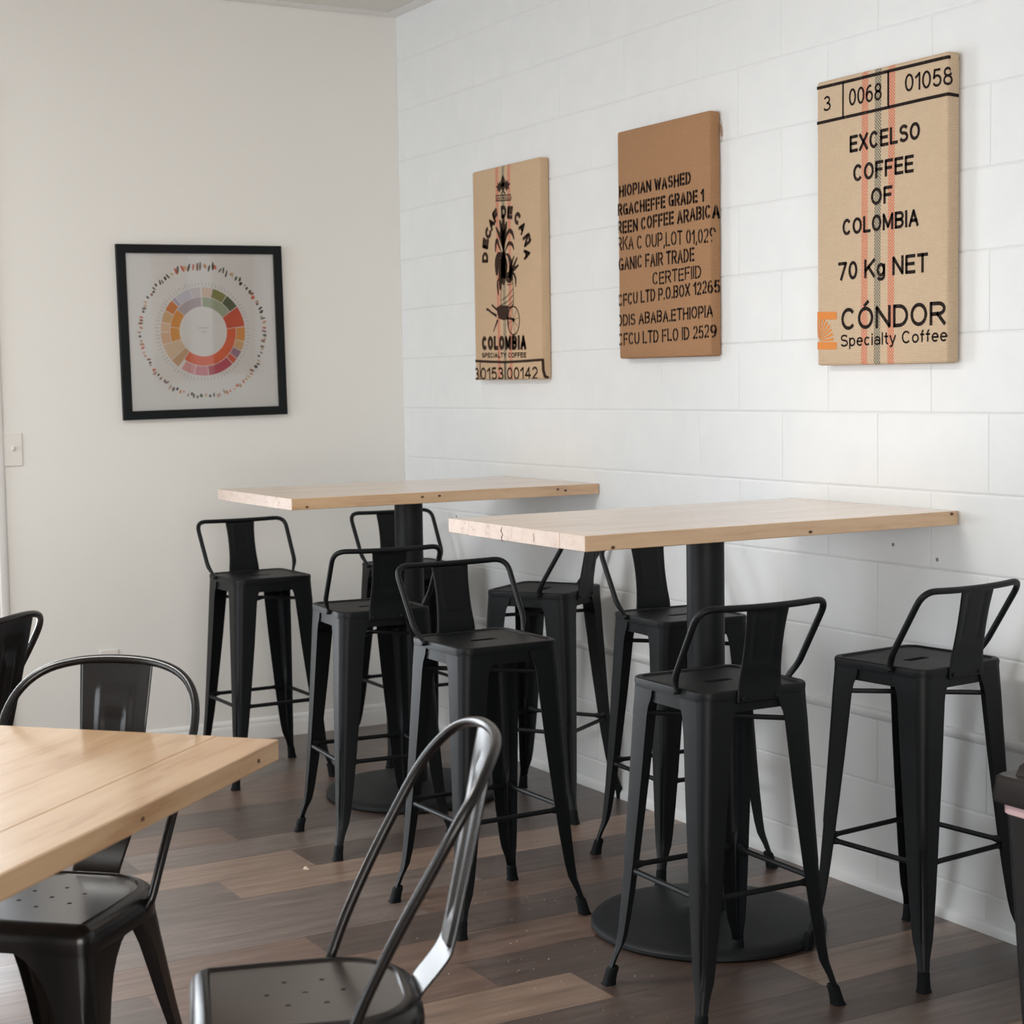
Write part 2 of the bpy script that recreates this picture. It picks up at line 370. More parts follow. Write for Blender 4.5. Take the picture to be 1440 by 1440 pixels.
# ---------------------------------------------------------------- bar stool
H, SH = .738, .148
LEGP = [  # z, outer corner, flange width, corner radius, groove depth
    (.722, .1465, .092, .030, 0), (.700, .1475, .090, .030, 0), (.678, .1485, .080, .029, 0), (.655, .1497, .0765, .028, 0), (.60, .152, .073, .027, 0), (.50, .1565, .067, .025, 0),
    (.40, .161, .0595, .023, 0), (.325, .1645, .0535, .021, 0), (.315, .165, .053, .021, .005), (.22, .170, .045, .019, .006), (.14, .175, .037, .016, .005), (.105, .178, .032, .014, .004), (.092, .180, .028, .013, 0), (.070, .1845, .022, .010, 0), (.045, .190, .0195, .009, 0), (.030, .194, .019, .009, 0)]
def leg_ring(c, w, r, gr, z, t_=.0028):
    out = [(c - w, c, z)]; inn = [(c - w, c - t_, z)]
    K = 8
    for k in range(K + 1):
        a = R(90 - 90 * k / K); rr = r - (gr if 3 <= k <= 5 else 0)
        out.append((c - r + rr * math.cos(a), c - r + rr * math.sin(a), z)); inn.append((c - r + (rr - t_) * math.cos(a), c - r + (rr - t_) * math.sin(a), z))
    out.append((c, c - w, z)); inn.append((c - t_, c - w, z))
    return out + inn[::-1]
def rotz(v, a): return (v[0] * math.cos(a) - v[1] * math.sin(a), v[0] * math.sin(a) + v[1] * math.cos(a), v[2])
def make_stool():
    t = thing('bar_stool', 'x', 'bar stool')
    # seat: skirt, rounded rim, recessed pan, real hand slot
    r = .036; mb = MB(); n = 6
    rings = [rrect(SH, SH, r, H - .022), rrect(SH + .0012, SH + .0012, r, H - .008), rrect(SH, SH, r, H - .002), rrect(SH - .003, SH - .003, r - .002, H), rrect(SH - .013, SH - .013, r - .008, H),
             rrect(SH - .0155, SH - .0155, r - .010, H - .0035), rrect(.085, .085, .03, H - .0045), rrect(.0125, .041, .0115, H - .0055), rrect(.0115, .040, .0105, H - .010), rrect(.015, .044, .013, H - .0105), rrect(SH - .004, SH - .004, r - .002, H - .0125), rrect(SH - .003, SH - .003, r - .002, H - .022)]
    mb.loft(rings + [rings[0]], False, False); seat = obj('seat', mb.me(angle=30), M['steel'], t)
    mb = MB(); a0, a1 = .1425, .1405
    mb.loft([rrect(a0, a0, .034, .722), rrect(a0, a0, .034, .688), rrect(a1, a1, .033, .688), rrect(a1, a1, .033, .722), rrect(a0, a0, .034, .722)], False, False)
    obj('apron', mb.me(angle=30), M['steel'], t)
    mb = MB(); mb.loft([leg_ring(c, w, r_, gr, z) for z, c, w, r_, gr in LEGP]); base = mb.v, mb.f
    fb = MB(); cx = .1865
    fb.loft([rrect(.0095, .0095, .006, .046, 3, .1795, .1795), rrect(.0125, .0125, .007, .040, 3, .181, .181), rrect(.0125, .0125, .007, .026, 3, .184, .184), rrect(.0135, .0135, .007, .008, 3, .187, .187), rrect(.0155, .0155, .008, 0.0005, 3, .189, .189)])
    bb = MB(); bb.tube([(.176, .176, .112), (.1785, .1785, .112)], .005, 8)
    for k in range(4):
        a = k * math.pi / 2
        l = obj('leg', mesh('leg', [rotz(v, a) for v in base[0]], base[1], 30), M['steel'], t)
        obj('rubber_foot', mesh('foot', [rotz(v, a) for v in fb.v], fb.f), M['rubber'], l)
        # stretcher between this leg and the next, flattened ends
        s_ = MB(); y = .158; zz = .285
        s_.tube([rotz((y, e, zz), a) for e in (-.147, -.132, -.122, -.105, .105, .122, .132, .147)], [(.013, .004), (.013, .005), (.0105, .0065), (.0068, .0068), (.0068, .0068), (.0105, .0065), (.013, .005), (.013, .004)], 8)
        obj('stretcher', s_.me(), M['steel'], t)
    for k in range(2):
        a = k * math.pi / 2; s_ = MB(); dz = .004 * k
        s_.tube([rotz((e, e, .652 - dz - (0 if abs(e) < .12 else .006)), a) for e in (-.140, -.124, -.11, .11, .124, .140)], [(.006, .002), (.006, .003), (.006, .0035), (.006, .0035), (.006, .003), (.006, .002)], 8)
        obj('brace', s_.me(), M['steel'], t)
    # back frame: bolted tube rising behind the seat (back is +X locally)
    half = [(.053, .1535, .728), (.056, .1555, .738), (.074, .170, .768), (.172, .174, .926)]
    path = [Vector(p) for p in half] ; path[3] = Vector((.172, .174, .926))
    mid = Vector((.186, 0, .922)); full_ = path + [Vector((.183, .09, .923)), mid, Vector((.183, -.09, .923))] + [Vector((p.x, -p.y, p.z)) for p in reversed(path)]
    pts = rounded_path(full_, [.008, .025, .040, .05, .05, .05, .040, .025, .008], 7)
    rs = []
    for p in pts:
        q = min(1, max(0, (p.z - .735) / .03)); rs.append((.0078 * q + .0095 * (1 - q), .0078 * q + .0035 * (1 - q)))
    mb = MB(); mb.tube(pts, rs, 12); obj('back_frame', mb.me(), M['steel'], t)
    for sgn in (-1, 1):
        b = MB(); b.tube([(.053, sgn * .148, .730), (.053, sgn * .158, .730), (.053, sgn * .161, .730)], [.0072, .0072, .004], 10); obj('bolt', b.me(), M['steel'], t)
    # back plate with a pressed panel
    prof = [(.1515, .708), (.1520, .722), (.1525, .745), (.1545, .765), (.160, .795), (.1675, .835), (.1755, .875), (.182, .905), (.185, .920)]
    wid = [.060, .060, .0585, .0565, .0535, .0520, .0530, .0555, .0570]
    pr = catmull([(a, b, w) for (a, b), w in zip(prof, wid)], 4); nu = 18; v = []; f = []
    for i, p in enumerate(pr):
        for j in range(nu + 1):
            u = -1 + 2 * j / nu; em = 0
            zc = (p.y - .855) / .058; d = max(abs(u) / .62, abs(zc))
            if .80 < d < 1.0: em = .0022
            elif d <= .80: em = .0008
            v.append((p.x - em, u * p.z, p.y))
    m1 = nu + 1
    for i in range(len(pr) - 1):
        for j in range(nu): f.append((i * m1 + j, i * m1 + j + 1, (i + 1) * m1 + j + 1, (i + 1) * m1 + j))
    pl = obj('back_plate', mesh('plate', v, f, 50), M['steel'], t)
    so = pl.modifiers.new('thickness', 'SOLIDIFY'); so.thickness = .002; so.offset = 0
    for sgn in (-1, 1):
        b = MB(); b.tube([(.148, sgn * .045, .718), (.1555, sgn * .045, .718), (.1575, sgn * .045, .718)], [.005, .005, .003], 8); obj('bolt', b.me(), M['steel'], t)
    return t
stools = [  # x, y, deg, back side (+1/-1), label, group
    (3.308, -.830, -1.0, 1, 'nearest black bar stool, its back to us, at the open end of the front table'),
    (3.339, -.260, 5.9, 1, 'black bar stool at the far right, between the front table and the bin'),
    (2.450, -.971, 1.0, -1, 'black bar stool at the front table\'s left corner, behind the blurred foreground chair'),
    (1.631, -.925, -4.8, 1, 'black bar stool with its back to us at the far table\'s open end'),
    (.593, -.885, .9, -1, 'black bar stool furthest left, under the far table\'s left end, before the plain wall'),
    (.594, -.273, -1.1, -1, 'black bar stool mostly hidden behind the far table\'s column'),
    (1.572, -.259, 33.1, 1, 'black bar stool turned askew between the two tall tables, under the front table\'s corner'),
    (2.359, -.265, -3.5, -1, 'black bar stool partly hidden behind the front table\'s column')]
proto = None
for x, y, a, b, lab in stools:
    if proto is None: proto = make_stool(); o = proto
    else: o = copy_tree(proto)
    o.location = (x, y, 0); o.rotation_euler = (0, 0, R(a) + (0 if b > 0 else math.pi)); o['label'] = lab; o['group'] = 'low-back bar stools around the two bar tables'

# ---------------------------------------------------------------- tables
def stave_top(root, sx, sy, z, th, n, end_mat=True, corner=.004):
    w = sx / n
    for k in range(n):
        x0 = -sx / 2 + k * w; me = bevel_box(x0 + .0002, x0 + w - .0002, -sy / 2, sy / 2, z - th, z, .0005 if 0 < k < n - 1 else .0018, 2)
        me.materials.append(M['wood']); me.materials.append(M['endgrain'])
        for p in me.polygons:
            if abs(p.normal.y) > .8: p.material_index = 1
        obj('stave', me, None, root)
def bar_table(x, y, rz, sx, sy, z, th, label, colz=None, base=(0, 0)):
    t = thing('bar_table', label, 'table', (x, y, 0), R(rz), 'tall wooden-topped tables on black columns')
    stave_top(t, sx, sy, z, th, 6)
    mb = MB(); cx, cy = base
    mb.lathe([(.0485, .012), (.0485, z - th - .012)], 40, base); obj('column', mb.me(), M['cast'], t)
    mb = MB(); mb.lathe([(.0, .0005), (.298, .0005), (.305, .006), (.305, .014), (.298, .022), (.270, .028), (.09, .034), (.060, .040), (.050, .045), (0, .045)], 72, base); obj('base', mb.me(angle=40), M['cast'], t)
    me = bevel_box(cx - .06, cx + .06, cy - .17, cy + .17, z - th - .012, z - th, .003, 1); obj('mounting_plate', me, M['cast'], t)
    return t
T1 = bar_table(1.185, -.567, 0, .661, 1.128, 1.070, .036, 'far tall bar table with a maple top, standing in the corner against the block wall', base=(-.02, 0.01))
T2 = bar_table(2.887, -.565, 0, .656, 1.126, 1.073, .036, 'front tall bar table with a pale maple top, below the burlap panels', base=(-.005, 0.01))
km = MB(); km.loft([[(0.0008 * q, r * 1.5 * math.cos(a), r * math.sin(a)) for a in [k * math.pi / 5 for k in range(10)]] for q, r in ((-1, .004), (1, .0036), (1.2, .002))]); kme = km.me(); kme.materials.append(M['knot'])
for root, P in ((T2, [(.3283, .080, 1.046), (.3283, -.488, 1.043), (.3283, .540, 1.066)]), (T1, [(.3307, -.111, 1.055), (.3307, -.049, 1.056), (.3307, -.512, 1.042), (.3307, .43, 1.052), (.3307, .40, 1.057)])):
    for p in P: obj('knot', kme, None, root, p)
# crack on the near end of the front table
for (cx, cz, s_) in ((-.047, 1.050, 1.0), (.105, 1.053, .6)):
    mb = MB(); P = [(0, .020), (-.006, .008), (.003, .002), (-.004, -.008), (-.001, -.016)]
    wd = [.0008, .003, .002, .0028, .0006]
    L_ = [(cx + (px - w) * s_, -.5632, cz + pz * s_) for (px, pz), w in zip(P, wd)]; Rr = [(cx + (px + w) * s_, -.5632, cz + pz * s_) for (px, pz), w in zip(P, wd)]
    n_ = len(P); fr_ = L_ + Rr[::-1]; bk = [(a, b + .002, c) for a, b, c in fr_]
    mb.loft([fr_, bk]); obj('crack', mb.me(), M['knot'], T2)
T3 = thing('dining_table', 'low wooden-topped table cut off by the left edge, glare on its top', 'table', (3.43, -1.95, 0), R(43.5))
# local: corner at origin, top extends to -Y along near edge and -X along far edge
sx, sy, z3, th3 = .92, 1.22, .75, .040
for k in range(7):
    w = sx / 7; x1 = -k * w; b = .0012
    me = bevel_box(x1 - w + .0002, x1 - .0002, -sy, 0, z3 - th3, z3, .0005 if 0 < k < 6 else .003, 2); me.materials.append(M['wood']); me.materials.append(M['endgrain'])
    for p in me.polygons:
        if abs(p.normal.y) > .8: p.material_index = 1
    obj('stave', me, None, T3)
mb = MB(); mb.lathe([(.0385, .012), (.0385, z3 - th3 - .012)], 32, (-sx / 2, -sy / 2)); obj('column', mb.me(), M['cast'], T3)
mb = MB(); mb.lathe([(0, .0005), (.27, .0005), (.28, .012), (.26, .022), (.06, .035), (0, .035)], 60, (-sx / 2, -sy / 2)); obj('base', mb.me(), M['cast'], T3)
kn = obj('knot', kme, None, T3, (-.055, .0002, z3 - .026)); kn.rotation_euler = (0, 0, R(90))
for ky in (-.09, -.52): obj('knot', kme, None, T3, (.0002, ky, z3 - .022))
obj('mounting_plate', bevel_box(-sx / 2 - .2, -sx / 2 + .2, -sy / 2 - .06, -sy / 2 + .06, z3 - th3 - .012, z3 - th3, .003, 1), M['cast'], T3)

# ---------------------------------------------------------------- low metal chair (faces +X locally)
def chair_outline(ins, z, n=7):
    P = []; r0 = max(.004, .034 - ins)
    def arc(cx, cy, rx_, ry_, a0, a1, m):
        for k in range(m + 1):
            a = R(a0 + (a1 - a0) * k / m); P.append((cx + rx_ * math.cos(a), cy + ry_ * math.sin(a), z))
    xf, yf, ys, xb = .182 - ins, .168 - ins, .174 - ins, -.184 + ins
    arc(xf - r0, yf - r0, r0, r0, 0, 90, n); P.append((.06, ys - .001, z)); P.append((-.02, ys, z))
    R1 = .125 - ins * .8
    arc(-.05, ys - R1, R1 + .009 - ins * .2, R1, 90, 180, 9)
    Q = [(a, -b, c) for a, b, c in reversed(P)]
    return P + Q
def make_chair():
    t = thing('metal_chair', 'x', 'chair'); Hs = .448
    mb = MB(); rings = [chair_outline(0, Hs - .050), chair_outline(-.001, Hs - .030), chair_outline(.001, Hs - .018), chair_outline(.006, Hs - .008), chair_outline(.016, Hs - .001), chair_outline(.026, Hs + .003), chair_outline(.030, Hs + .003), chair_outline(.033, Hs - .001)]
    mb.loft(rings, False, False)
    inn = [(a, b, c) for a, b, c in chair_outline(.004, Hs - .050)]
    mb.loft([rings[0], inn, chair_outline(.008, Hs - .015), chair_outline(.033, Hs - .006)], False, False)
    obj('seat_rim', mb.me(angle=45), M['gloss'], t)
    bm = bmesh.new()
    def loop(P):
        vs = [bm.verts.new(p) for p in P]
        for i in range(len(vs)): bm.edges.new((vs[i], vs[(i + 1) % len(vs)]))
    loop(chair_outline(.033, Hs - .001)); hp = [(0, 0)] + [(.061 * math.cos(R(60 * k)), .061 * math.sin(R(60 * k))) for k in range(6)]
    for hx, hy in hp: loop([(hx + .0048 * math.cos(k * math.pi / 5), hy + .0048 * math.sin(k * math.pi / 5), Hs - .001) for k in range(10)])
    bmesh.ops.triangle_fill(bm, use_beauty=True, edges=bm.edges[:], normal=(0, 0, 1))
    me = D.meshes.new('pan'); bm.to_mesh(me); bm.free(); me.materials.append(M['gloss_pan']); pan = obj('seat', me, None, t)
    so = pan.modifiers.new('thickness', 'SOLIDIFY'); so.thickness = .0025; so.offset = -1
    # legs: folded sheet, flanges arching into each other under the seat
    def leg(prof, sx_, sy_):
        rings = []
        for z, cx, cy, w, r in prof:
            t_ = .0025; o_ = [(cx - w, cy, z)]; i_ = [(cx - w, cy - t_, z)]
            for k in range(9):
                a = R(90 - 90 * k / 8); gr = .0035 if (k in (3, 4, 5) and z < .34) else 0
                o_.append((cx - r + (r - gr) * math.cos(a), cy - r + (r - gr) * math.sin(a), z)); i_.append((cx - r + (r - gr - t_) * math.cos(a), cy - r + (r - gr - t_) * math.sin(a), z))
            o_.append((cx, cy - w, z)); i_.append((cx - t_, cy - w, z)); rings.append([(a * sx_, b * sy_, c) for a, b, c in (o_ + i_[::-1])])
        q = MB(); q.loft(rings); return q.me(angle=35)
    F = [(.425, .178, .166, .155, .034), (.398, .179, .167, .150, .034), (.385, .180, .1675, .128, .034), (.365, .181, .1685, .108, .033), (.34, .183, .170, .092, .032), (.30, .186, .173, .077, .030), (.25, .190, .176, .066, .027), (.18, .196, .181, .055, .023), (.10, .204, .187, .043, .018), (.04, .212, .192, .033, .014), (.0015, .218, .196, .029, .012)]
    B = [(.425, .166, .160, .13, .075), (.398, .168, .161, .125, .075), (.385, .171, .161, .112, .072), (.365, .175, .161, .100, .068), (.34, .181, .160, .088, .062), (.30, .191, .159, .074, .052), (.25, .204, .158, .064, .042), (.18, .222, .159, .053, .032), (.10, .243, .163, .041, .022), (.04, .262, .168, .032, .015), (.0015, .274, .172, .028, .012)]
    for sy_ in (1, -1): obj('leg', leg(F, 1, sy_), M['gloss'], t)
    for sy_ in (1, -1): obj('leg', leg(B, -1, sy_), M['gloss'], t)
    # hoop
    hf = [(-.048, .169, .418), (-.052, .1765, .431), (-.058, .1815, .446), (-.085, .190, .51), (-.130, .200, .60), (-.180, .2085, .69), (-.218, .2085, .755), (-.252, .190, .803), (-.280, .150, .836), (-.302, .085, .853), (-.310, 0, .858)]
    pts = catmull(hf + [(a, -b, c) for a, b, c in reversed(hf[:-1])], 6); mb = MB(); mb.tube(pts, .0088, 14); obj('back_hoop', mb.me(), M['gloss'], t)
    # splat
    prof = [(-.176, .436, .052), (-.186, .452, .052), (-.212, .482, .053), (-.228, .505, .056), (-.236, .53, .059), (-.252, .60, .065), (-.270, .68, .071), (-.287, .76, .076), (-.302, .83, .080), (-.306, .850, .081)]
    pr = catmull(prof, 5); nu = 22; v = []; f = []
    for p in pr:
        for j in range(nu + 1):
            u = -1 + 2 * j / nu; zc = (p.y - .655) / .145; d = max(abs(u) / .50, abs(zc) ** 1.0); em = 0
            if .72 < d < 1.0: em = .0045
            elif .64 < d <= .72: em = .002
            v.append((p.x + em + .004 * u * u * (p.y - .45) / .4, u * p.z, p.y))
    m1 = nu + 1
    for i in range(len(pr) - 1):
        for j in range(nu): f.append((i * m1 + j, i * m1 + j + 1, (i + 1) * m1 + j + 1, (i + 1) * m1 + j))
    pl = obj('back_splat', mesh('splat', v, f, 60), M['gloss'], t); so = pl.modifiers.new('thickness', 'SOLIDIFY'); so.thickness = .0022; so.offset = 0
    return t
ch = make_chair(); gch = 'black metal chairs with hoop backs'
for k, (x, y, a, lab) in enumerate([(3.932, -2.115, -108.8, 'blurred black metal hoop-back chair in the foreground, cut off by the bottom edge'),
                                    (3.195, -2.328, -42.8, 'black metal chair with hoop back pushed under the low wooden table, facing us'),
                                    (1.95, -2.35, -135, 'black metal chair at the left edge, only its hoop back in view')]):
    o = ch if k == 0 else copy_tree(ch)
    o.location = (x, y, 0); o.rotation_euler = (0, 0, R(a)); o['label'] = lab; o['group'] = gch

# ---------------------------------------------------------------- bin
bn = thing('waste_bin', 'black plastic waste bin with a brown-black lid at the right edge', 'bin', (4.075, -.392, 0))
mb = MB(); mb.loft([rrect(.122, .158, .03, .001), rrect(.148, .188, .03, .545), rrect(.143, .183, .028, .545), rrect(.118, .154, .026, .01)], True, True); obj('body', mb.me(), M['bin'], bn)
mb = MB(); mb.loft([rrect(.148, .188, .03, .524), rrect(.1505, .1905, .03, .526), rrect(.1515, .1915, .03, .552), rrect(.148, .188, .03, .552)]); obj('bin_liner', mb.me(), M['bag'], bn, label='pink bin liner folded over the rim')
mb = MB(); mb.loft([rrect(.164, .204, .025, .548), rrect(.167, .207, .025, .556), rrect(.162, .202, .025, .598), rrect(.156, .196, .025, .604), rrect(.140, .180, .02, .603)], True, True)
lid = obj('lid', mb.me(), M['lid'], bn)
mb = MB(); rg = []
for k in range(9):
    a = R(180 * k / 8); rg.append([(q, .168 * -math.cos(a), .601 + .050 * math.sin(a)) for q in (-.128, .128)])
v = [p for r_ in rg for p in r_]; n9 = len(rg); mb.add(v, [(2 * i, 2 * i + 1, 2 * i + 3, 2 * i + 2) for i in range(n9 - 1)] + [tuple(range(0, 2 * n9, 2)), tuple(range(1, 2 * n9, 2)), (0, 1, 2 * n9 - 1, 2 * n9 - 2)])
obj('swing_flap', mb.me(), M['lid'], lid)

# ---------------------------------------------------------------- switch and outlet on the left wall
t = thing('light_switch', 'cream light switch plate beside the white door casing', 'switch', (0, -1.618, 1.2)); obj('plate', bevel_box(0, .006, -.036, .036, -.0625, .0625, .003, 2), M['switch'], t)
obj('toggle', bevel_box(.005, .016, -.005, .005, -.004, .012, .002, 1), M['switch'], t)
t = thing('wall_outlet', 'cream power outlet low on the plain wall, above the hoop-back chair', 'outlet', (0, -1.28, .358)); obj('plate', bevel_box(0, .006, -.036, .036, -.0605, .0605, .003, 2), M['switch'], t)
for z in (-.022, .022): obj('socket', bevel_box(.005, .0075, -.015, .015, z - .013, z + .013, .003, 1), M['switch'], t)

# ---------------------------------------------------------------- framed poster: coffee wheel
pt = thing('framed_poster', 'square black framed poster with a coloured coffee flavour wheel', 'poster', (.002, -.867, 1.6375)); pt.rotation_euler = (R(.8), 0, 0)
hh = .335; fw = .033
mb = MB()
def fside(a):  # one mitred side
    o1, i1 = hh, hh - fw; P = [(-o1, -o1), (o1, -o1), (i1, -i1), (-i1, -i1)]
    ca, sa = math.cos(a), math.sin(a); P = [(x * ca - y * sa, x * sa + y * ca) for x, y in P]
    q = MB(); q.loft([[(0, x, y) for x, y in P], [(.020, x, y) for x, y in P], [(.022, x * .996, y * .996) for x, y in P]]); return q.me()
for k in range(4): obj('frame_rail', fside(k * math.pi / 2), M['frame'], pt)
obj('backing', box_me(.002, .008, -.31, .31, -.31, .31), M['paper'], pt)
def flat(P, x=.0083, th=.0003):
    q = MB(); q.loft([[(x, a, b) for a, b in P], [(x + th, a, b) for a, b in P]]); return q
def cm(name, c, rough=.6): return mat(name, tuple(k / 255 if k > 1 else k for k in c), rough)
def lin(c): return tuple(((k / 255 + .055) / 1.055) ** 2.4 for k in c)
WR = (.097, .135, .172)
segs = [('inner', 0, 56, (168, 178, 152)), ('both', 56, 84, (214, 92, 66)), ('inner', 84, 218, (232, 110, 72)), ('both', 218, 231, (206, 170, 134)), ('both', 231, 253, (222, 196, 168)), ('inner', 253, 278, (226, 158, 74)), ('inner', 278, 310, (224, 150, 62)), ('inner', 310, 358.5, (186, 174, 180)),
        ('outer', 0, 15, (224, 200, 180)), ('outer', 15, 36, (140, 142, 84)), ('outer', 36, 56, (84, 100, 74)), ('outer', 84, 104, (226, 158, 84)), ('outer', 104, 117, (220, 182, 130)), ('outer', 117, 129, (164, 132, 150)), ('outer', 129, 138, (222, 100, 80)), ('outer', 138, 175, (194, 84, 104)), ('outer', 175, 195, (218, 144, 156)), ('outer', 195, 214, (226, 164, 164)),
        ('outer', 253, 270, (228, 190, 160)), ('outer', 270, 283, (228, 196, 166)), ('outer', 283, 299, (220, 182, 134)), ('outer', 299, 315, (216, 128, 62)), ('outer', 315, 321, (180, 172, 196)), ('outer', 321, 344, (206, 206, 218)), ('outer', 344, 358.5, (210, 204, 206))]
for kind, a0, a1, colr in segs:
    r0, r1 = {'inner': (WR[0], WR[1] - .0012), 'outer': (WR[1] + .0012, WR[2]), 'both': (WR[0], WR[2])}[kind]
    n_ = max(2, int((a1 - a0) / 5)); aa = [R(a0 + .5 + (a1 - a0 - 1) * k / n_) for k in range(n_ + 1)]
    P = [(r1 * math.sin(a), r1 * math.cos(a)) for a in aa] + [(r0 * math.sin(a), r0 * math.cos(a)) for a in reversed(aa)]
    obj('wheel_segment', flat(P).me(), mat('print_%02x%02x%02x' % colr, lin(colr), .6), pt)
pal = [mat('print_ink_%d' % i, lin(c), .6) for i, c in enumerate([(60, 48, 44), (150, 90, 60), (206, 150, 100), (214, 110, 80), (90, 92, 70), (214, 186, 150), (120, 100, 100), (190, 160, 140)])]
rr = random.Random(3); groups = [MB() for _ in pal]
for k in range(104):
    a = R(360 * k / 104 + rr.uniform(-1, 1)); r_ = .252 + rr.uniform(-.005, .006); cy_, cz_ = r_ * math.sin(a), r_ * math.cos(a); n_ = rr.choice((5, 6, 7)); L1 = rr.uniform(.006, .012) * (1.7 if (k % 104 < 8 or k > 96) else 1); L2 = rr.uniform(.0036, .0068); ph = a + rr.uniform(-.5, .5)
    P = []
    for q in range(n_):
        b = 2 * math.pi * q / n_; u, w = L2 * math.cos(b) * rr.uniform(.7, 1.2), L1 * math.sin(b) * rr.uniform(.8, 1.1)
        P.append((cy_ + u * math.cos(ph) + w * math.sin(ph), cz_ - u * math.sin(ph) + w * math.cos(ph)))
    i_ = rr.randrange(len(pal)); fl = flat(P); groups[i_].add(fl.v, fl.f)
for i_, q in enumerate(groups): o = obj('illustration', q.me(), pal[i_], pt); o['kind'] = 'stuff'
q = MB()
for k in range(84):
    a = R(360 * k / 84 + .8); r0 = .178; r1 = r0 + .012 + .006 * rr.random(); w = .0006; ca, sa = math.cos(a), math.sin(a)
    fl = flat([(r0 * sa - w * ca, r0 * ca + w * sa), (r1 * sa - w * ca, r1 * ca + w * sa), (r1 * sa + w * ca, r1 * ca - w * sa), (r0 * sa + w * ca, r0 * ca - w * sa)]); q.add(fl.v, fl.f)
o = obj('fine_print', q.me(), mat('print_grey', lin((150, 148, 145)), .6), pt); o['kind'] = 'stuff'
obj('glass_pane', box_me(.014, .0155, -.303, .303, -.303, .303), M['glass'], pt)

# ---------------------------------------------------------------- lettering helpers
def _a(cx, cy, rx_, ry_, a0, a1, n_=9): return [(cx + rx_ * math.cos(R(a0 + (a1 - a0) * k / n_)), cy + ry_ * math.sin(R(a0 + (a1 - a0) * k / n_))) for k in range(n_ + 1)]
O_ = [_a(.5, .5, .5, .5, 90, 450, 24)]
def bowl(x0, y0, y1, r=.5): m_ = (y0 + y1) / 2; return [(x0, y1), (1 - r, y1)] + _a(1 - r, m_, r, (y1 - y0) / 2, 90, -90, 10)[1:-1] + [(1 - r, y0), (x0, y0)]
